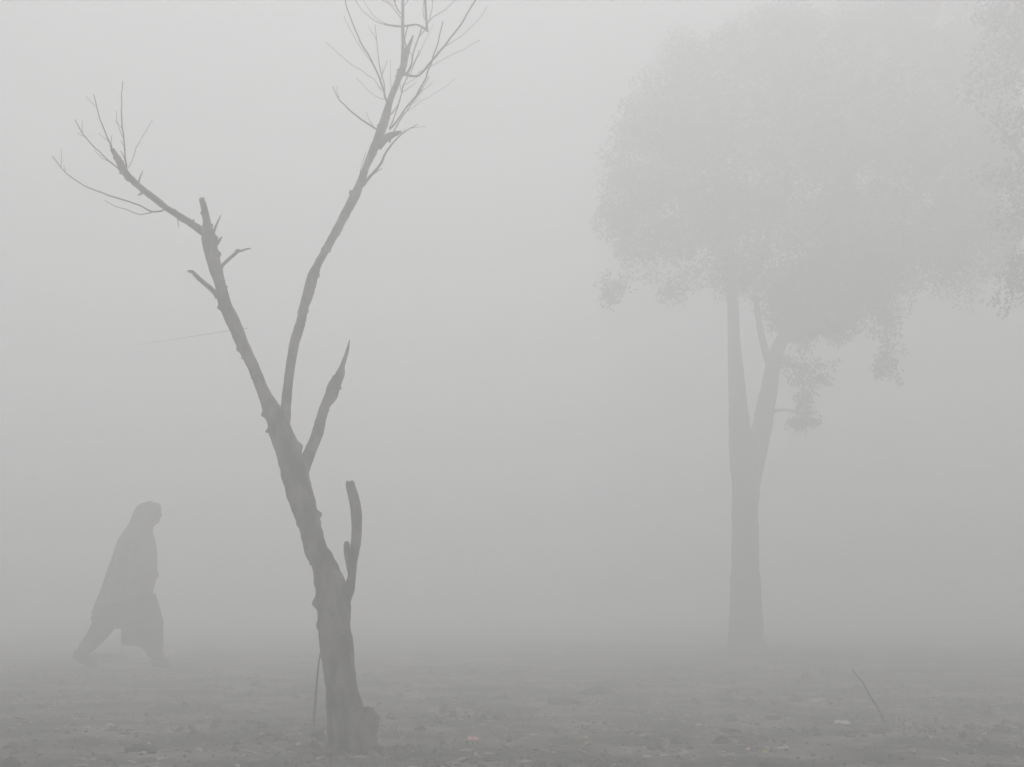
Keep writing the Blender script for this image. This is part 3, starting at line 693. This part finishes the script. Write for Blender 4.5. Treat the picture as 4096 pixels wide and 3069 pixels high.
scrap('wrapper', 2795, 2906, 16, 10, 'pink', 'tiny pink scrap beside the rounded dark clod', 'litter', 11)
scrap('wrapper', 2992, 2996, 14, 9, 'pink', 'tiny pink scrap in the foreground below the leafy tree', 'litter', 12)
scrap('fallen_leaf', 2352, 2980, 26, 10, 'yellow', 'yellow fallen leaf on soil in the centre foreground', 'leaf', 14)
scrap('fallen_leaf', 3062, 3016, 24, 10, 'yellow', 'yellow fallen leaf near the bottom right clod', 'leaf', 15)
scrap('fallen_leaf', 2537, 2970, 16, 8, 'yellow', 'small yellow fallen leaf right of the centre yellow leaf', 'leaf', 16)

def spread(n, y0, y1, rnd):
    for _ in range(n):
        y = y0 + (y1 - y0) * rnd.random() ** 1.5
        yield rnd.uniform(-.42, .42) * y * 1.15, y
rnd = random.Random(77)
mb = MB()
for x, y in spread(5200, 4.6, 17, rnd):
    if noise.noise(Vector((x * .8, y * .5, 4.4))) < -0.12 and rnd.random() < .8: continue
    l = rnd.uniform(.012, .05); w = l * rnd.uniform(.2, .4); a = rnd.uniform(0, 6.283); tilt = rnd.uniform(-.15, .2)
    d = Vector((math.cos(a), math.sin(a), tilt)) * l; s = Vector((-math.sin(a), math.cos(a), rnd.uniform(-.3, .3))) * w
    p = Vector((x, y, gz(x, y) + .004 + abs(tilt) * l * .5)); up = Vector((0, 0, w * rnd.uniform(.0, .45)))
    o = len(mb.v); mb.v += [p - d, p + s + up, p + d, p - s + up, p]; mb.f += [(o, o + 4, o + 1), (o + 1, o + 4, o + 2), (o + 2, o + 4, o + 3), (o + 3, o + 4, o)]
tag(mb.build('leaf_litter', M['dryleaf'], smooth=False), 'dry curled leaves scattered over the soil', 'leaf litter', kind='stuff')
mb = MB()
for x, y in spread(3600, 4.6, 15, rnd):
    r = rnd.uniform(.003, .013) * (1.6 if rnd.random() < .06 else 1); z = gz(x, y)
    q = [Vector((rnd.uniform(.6, 1.2) * r * math.cos(t), rnd.uniform(.6, 1.2) * r * math.sin(t), rnd.uniform(-.2, .2) * r)) for t in (0, 1.26, 2.51, 3.77, 5.03)]
    o = len(mb.v); c = Vector((x, y, z + r * .3)); mb.v += [c + i for i in q] + [c + Vector((0, 0, r * rnd.uniform(.5, .9))), c - Vector((0, 0, r))]
    for i in range(5): mb.f += [(o + i, o + (i + 1) % 5, o + 5), (o + (i + 1) % 5, o + i, o + 6)]
def crumb(x, y, r, hgt=0.8):
    n = 7; o = len(mb.v); z = gz(x, y)
    for k, (rr, zz) in enumerate(((1.0, -0.25), (0.85, 0.35), (0.45, 0.8))):
        for t in range(n):
            a = 6.283 * t / n + k * .4; q = r * rr * rnd.uniform(.7, 1.2)
            mb.v.append(Vector((x + q * math.cos(a), y + q * math.sin(a), z + r * hgt * zz * rnd.uniform(.75, 1.15))))
    mb.v.append(Vector((x, y, z + r * hgt)))
    for k in range(2):
        for t in range(n): mb.f.append((o + k * n + t, o + k * n + (t + 1) % n, o + (k + 1) * n + (t + 1) % n, o + (k + 1) * n + t))
    for t in range(n): mb.f.append((o + 2 * n + t, o + 2 * n + (t + 1) % n, o + 3 * n))
for x, y in spread(2600, 4.7, 15, rnd):                    # broken lumps gathered in rough patches
    if noise.noise(Vector((x * .9, y * .6, 21.0))) + .35 * noise.noise(Vector((x * 3, y * 2, 5.0))) < 0.08: continue
    crumb(x, y, rnd.uniform(.012, .03) * (2.0 if rnd.random() < .12 else 1), rnd.uniform(.5, 1.0))
for k in range(130):                                       # soil and crumbs heaped round the foot of the bare tree
    a = rnd.uniform(0, 6.283); q = rnd.uniform(.10, .26)
    crumb(BASE.x + q * math.cos(a) * 1.1, BASE.y + q * math.sin(a), rnd.uniform(.008, .028), rnd.uniform(.6, 1.0))
tag(mb.build('soil_crumbs', M['crumb'], smooth=False), 'small crumbs of soil and grit on the ground', 'soil', kind='stuff')
mb = MB()
for x, y in spread(1100, 4.8, 16, rnd):
    if noise.noise(Vector((x * .5, y * .4, 14.4))) < 0.05: continue
    for k in range(rnd.randint(4, 12)):
        a = rnd.uniform(0, 6.283); l = rnd.uniform(.025, .085); px_, py_ = x + rnd.gauss(0, .02), y + rnd.gauss(0, .02); z = gz(px_, py_)
        b = Vector((px_, py_, z - .002)); d = Vector((math.cos(a) * l * .8, math.sin(a) * l * .8, l * rnd.uniform(.2, .9))); s = Vector((-math.sin(a), math.cos(a), 0)) * .0022
        o = len(mb.v); mb.v += [b - s, b + s, b + d * .6 + s * .7 + Vector((0, 0, .006)), b + d * .6 - s * .7 + Vector((0, 0, .006)), b + d]; mb.f += [(o, o + 1, o + 2, o + 3), (o + 3, o + 2, o + 4)]
tag(mb.build('dry_grass', M['grass'], smooth=False), 'sparse flattened dry grass on the soil', 'grass', kind='stuff')

# ------------------------------------------------------------------ haze
hz = MB()
x0, x1, y0, y1, zb, zt = -185, 185, -65, 245, -1.2, FOG_TOP
hz.v = [(x0, y0, zb), (x1, y0, zb), (x1, y1, zb), (x0, y1, zb), (x0, y0, zt), (x1, y0, zt), (x1, y1, zt), (x0, y1, zt)]
hz.f = [(0, 3, 2, 1), (4, 5, 6, 7), (0, 1, 5, 4), (1, 2, 6, 5), (2, 3, 7, 6), (3, 0, 4, 7)]
hm = bpy.data.materials.new('fog'); hm.use_nodes = True; nt = hm.node_tree; nt.nodes.clear()
out = nt.nodes.new('ShaderNodeOutputMaterial'); pv = nt.nodes.new('ShaderNodeVolumePrincipled')
pv.inputs['Color'].default_value = (0.995, 0.995, 0.995, 1); pv.inputs['Density'].default_value = FOG_DENSITY; pv.inputs['Anisotropy'].default_value = FOG_G
nt.links.new(pv.outputs[0], out.inputs['Volume'])
ho = hz.build('haze', hm, smooth=False); tag(ho, 'thick pale fog filling the whole place', 'fog', kind='stuff')

for o in scene.objects:
    if '_w' in o: del o['_w']
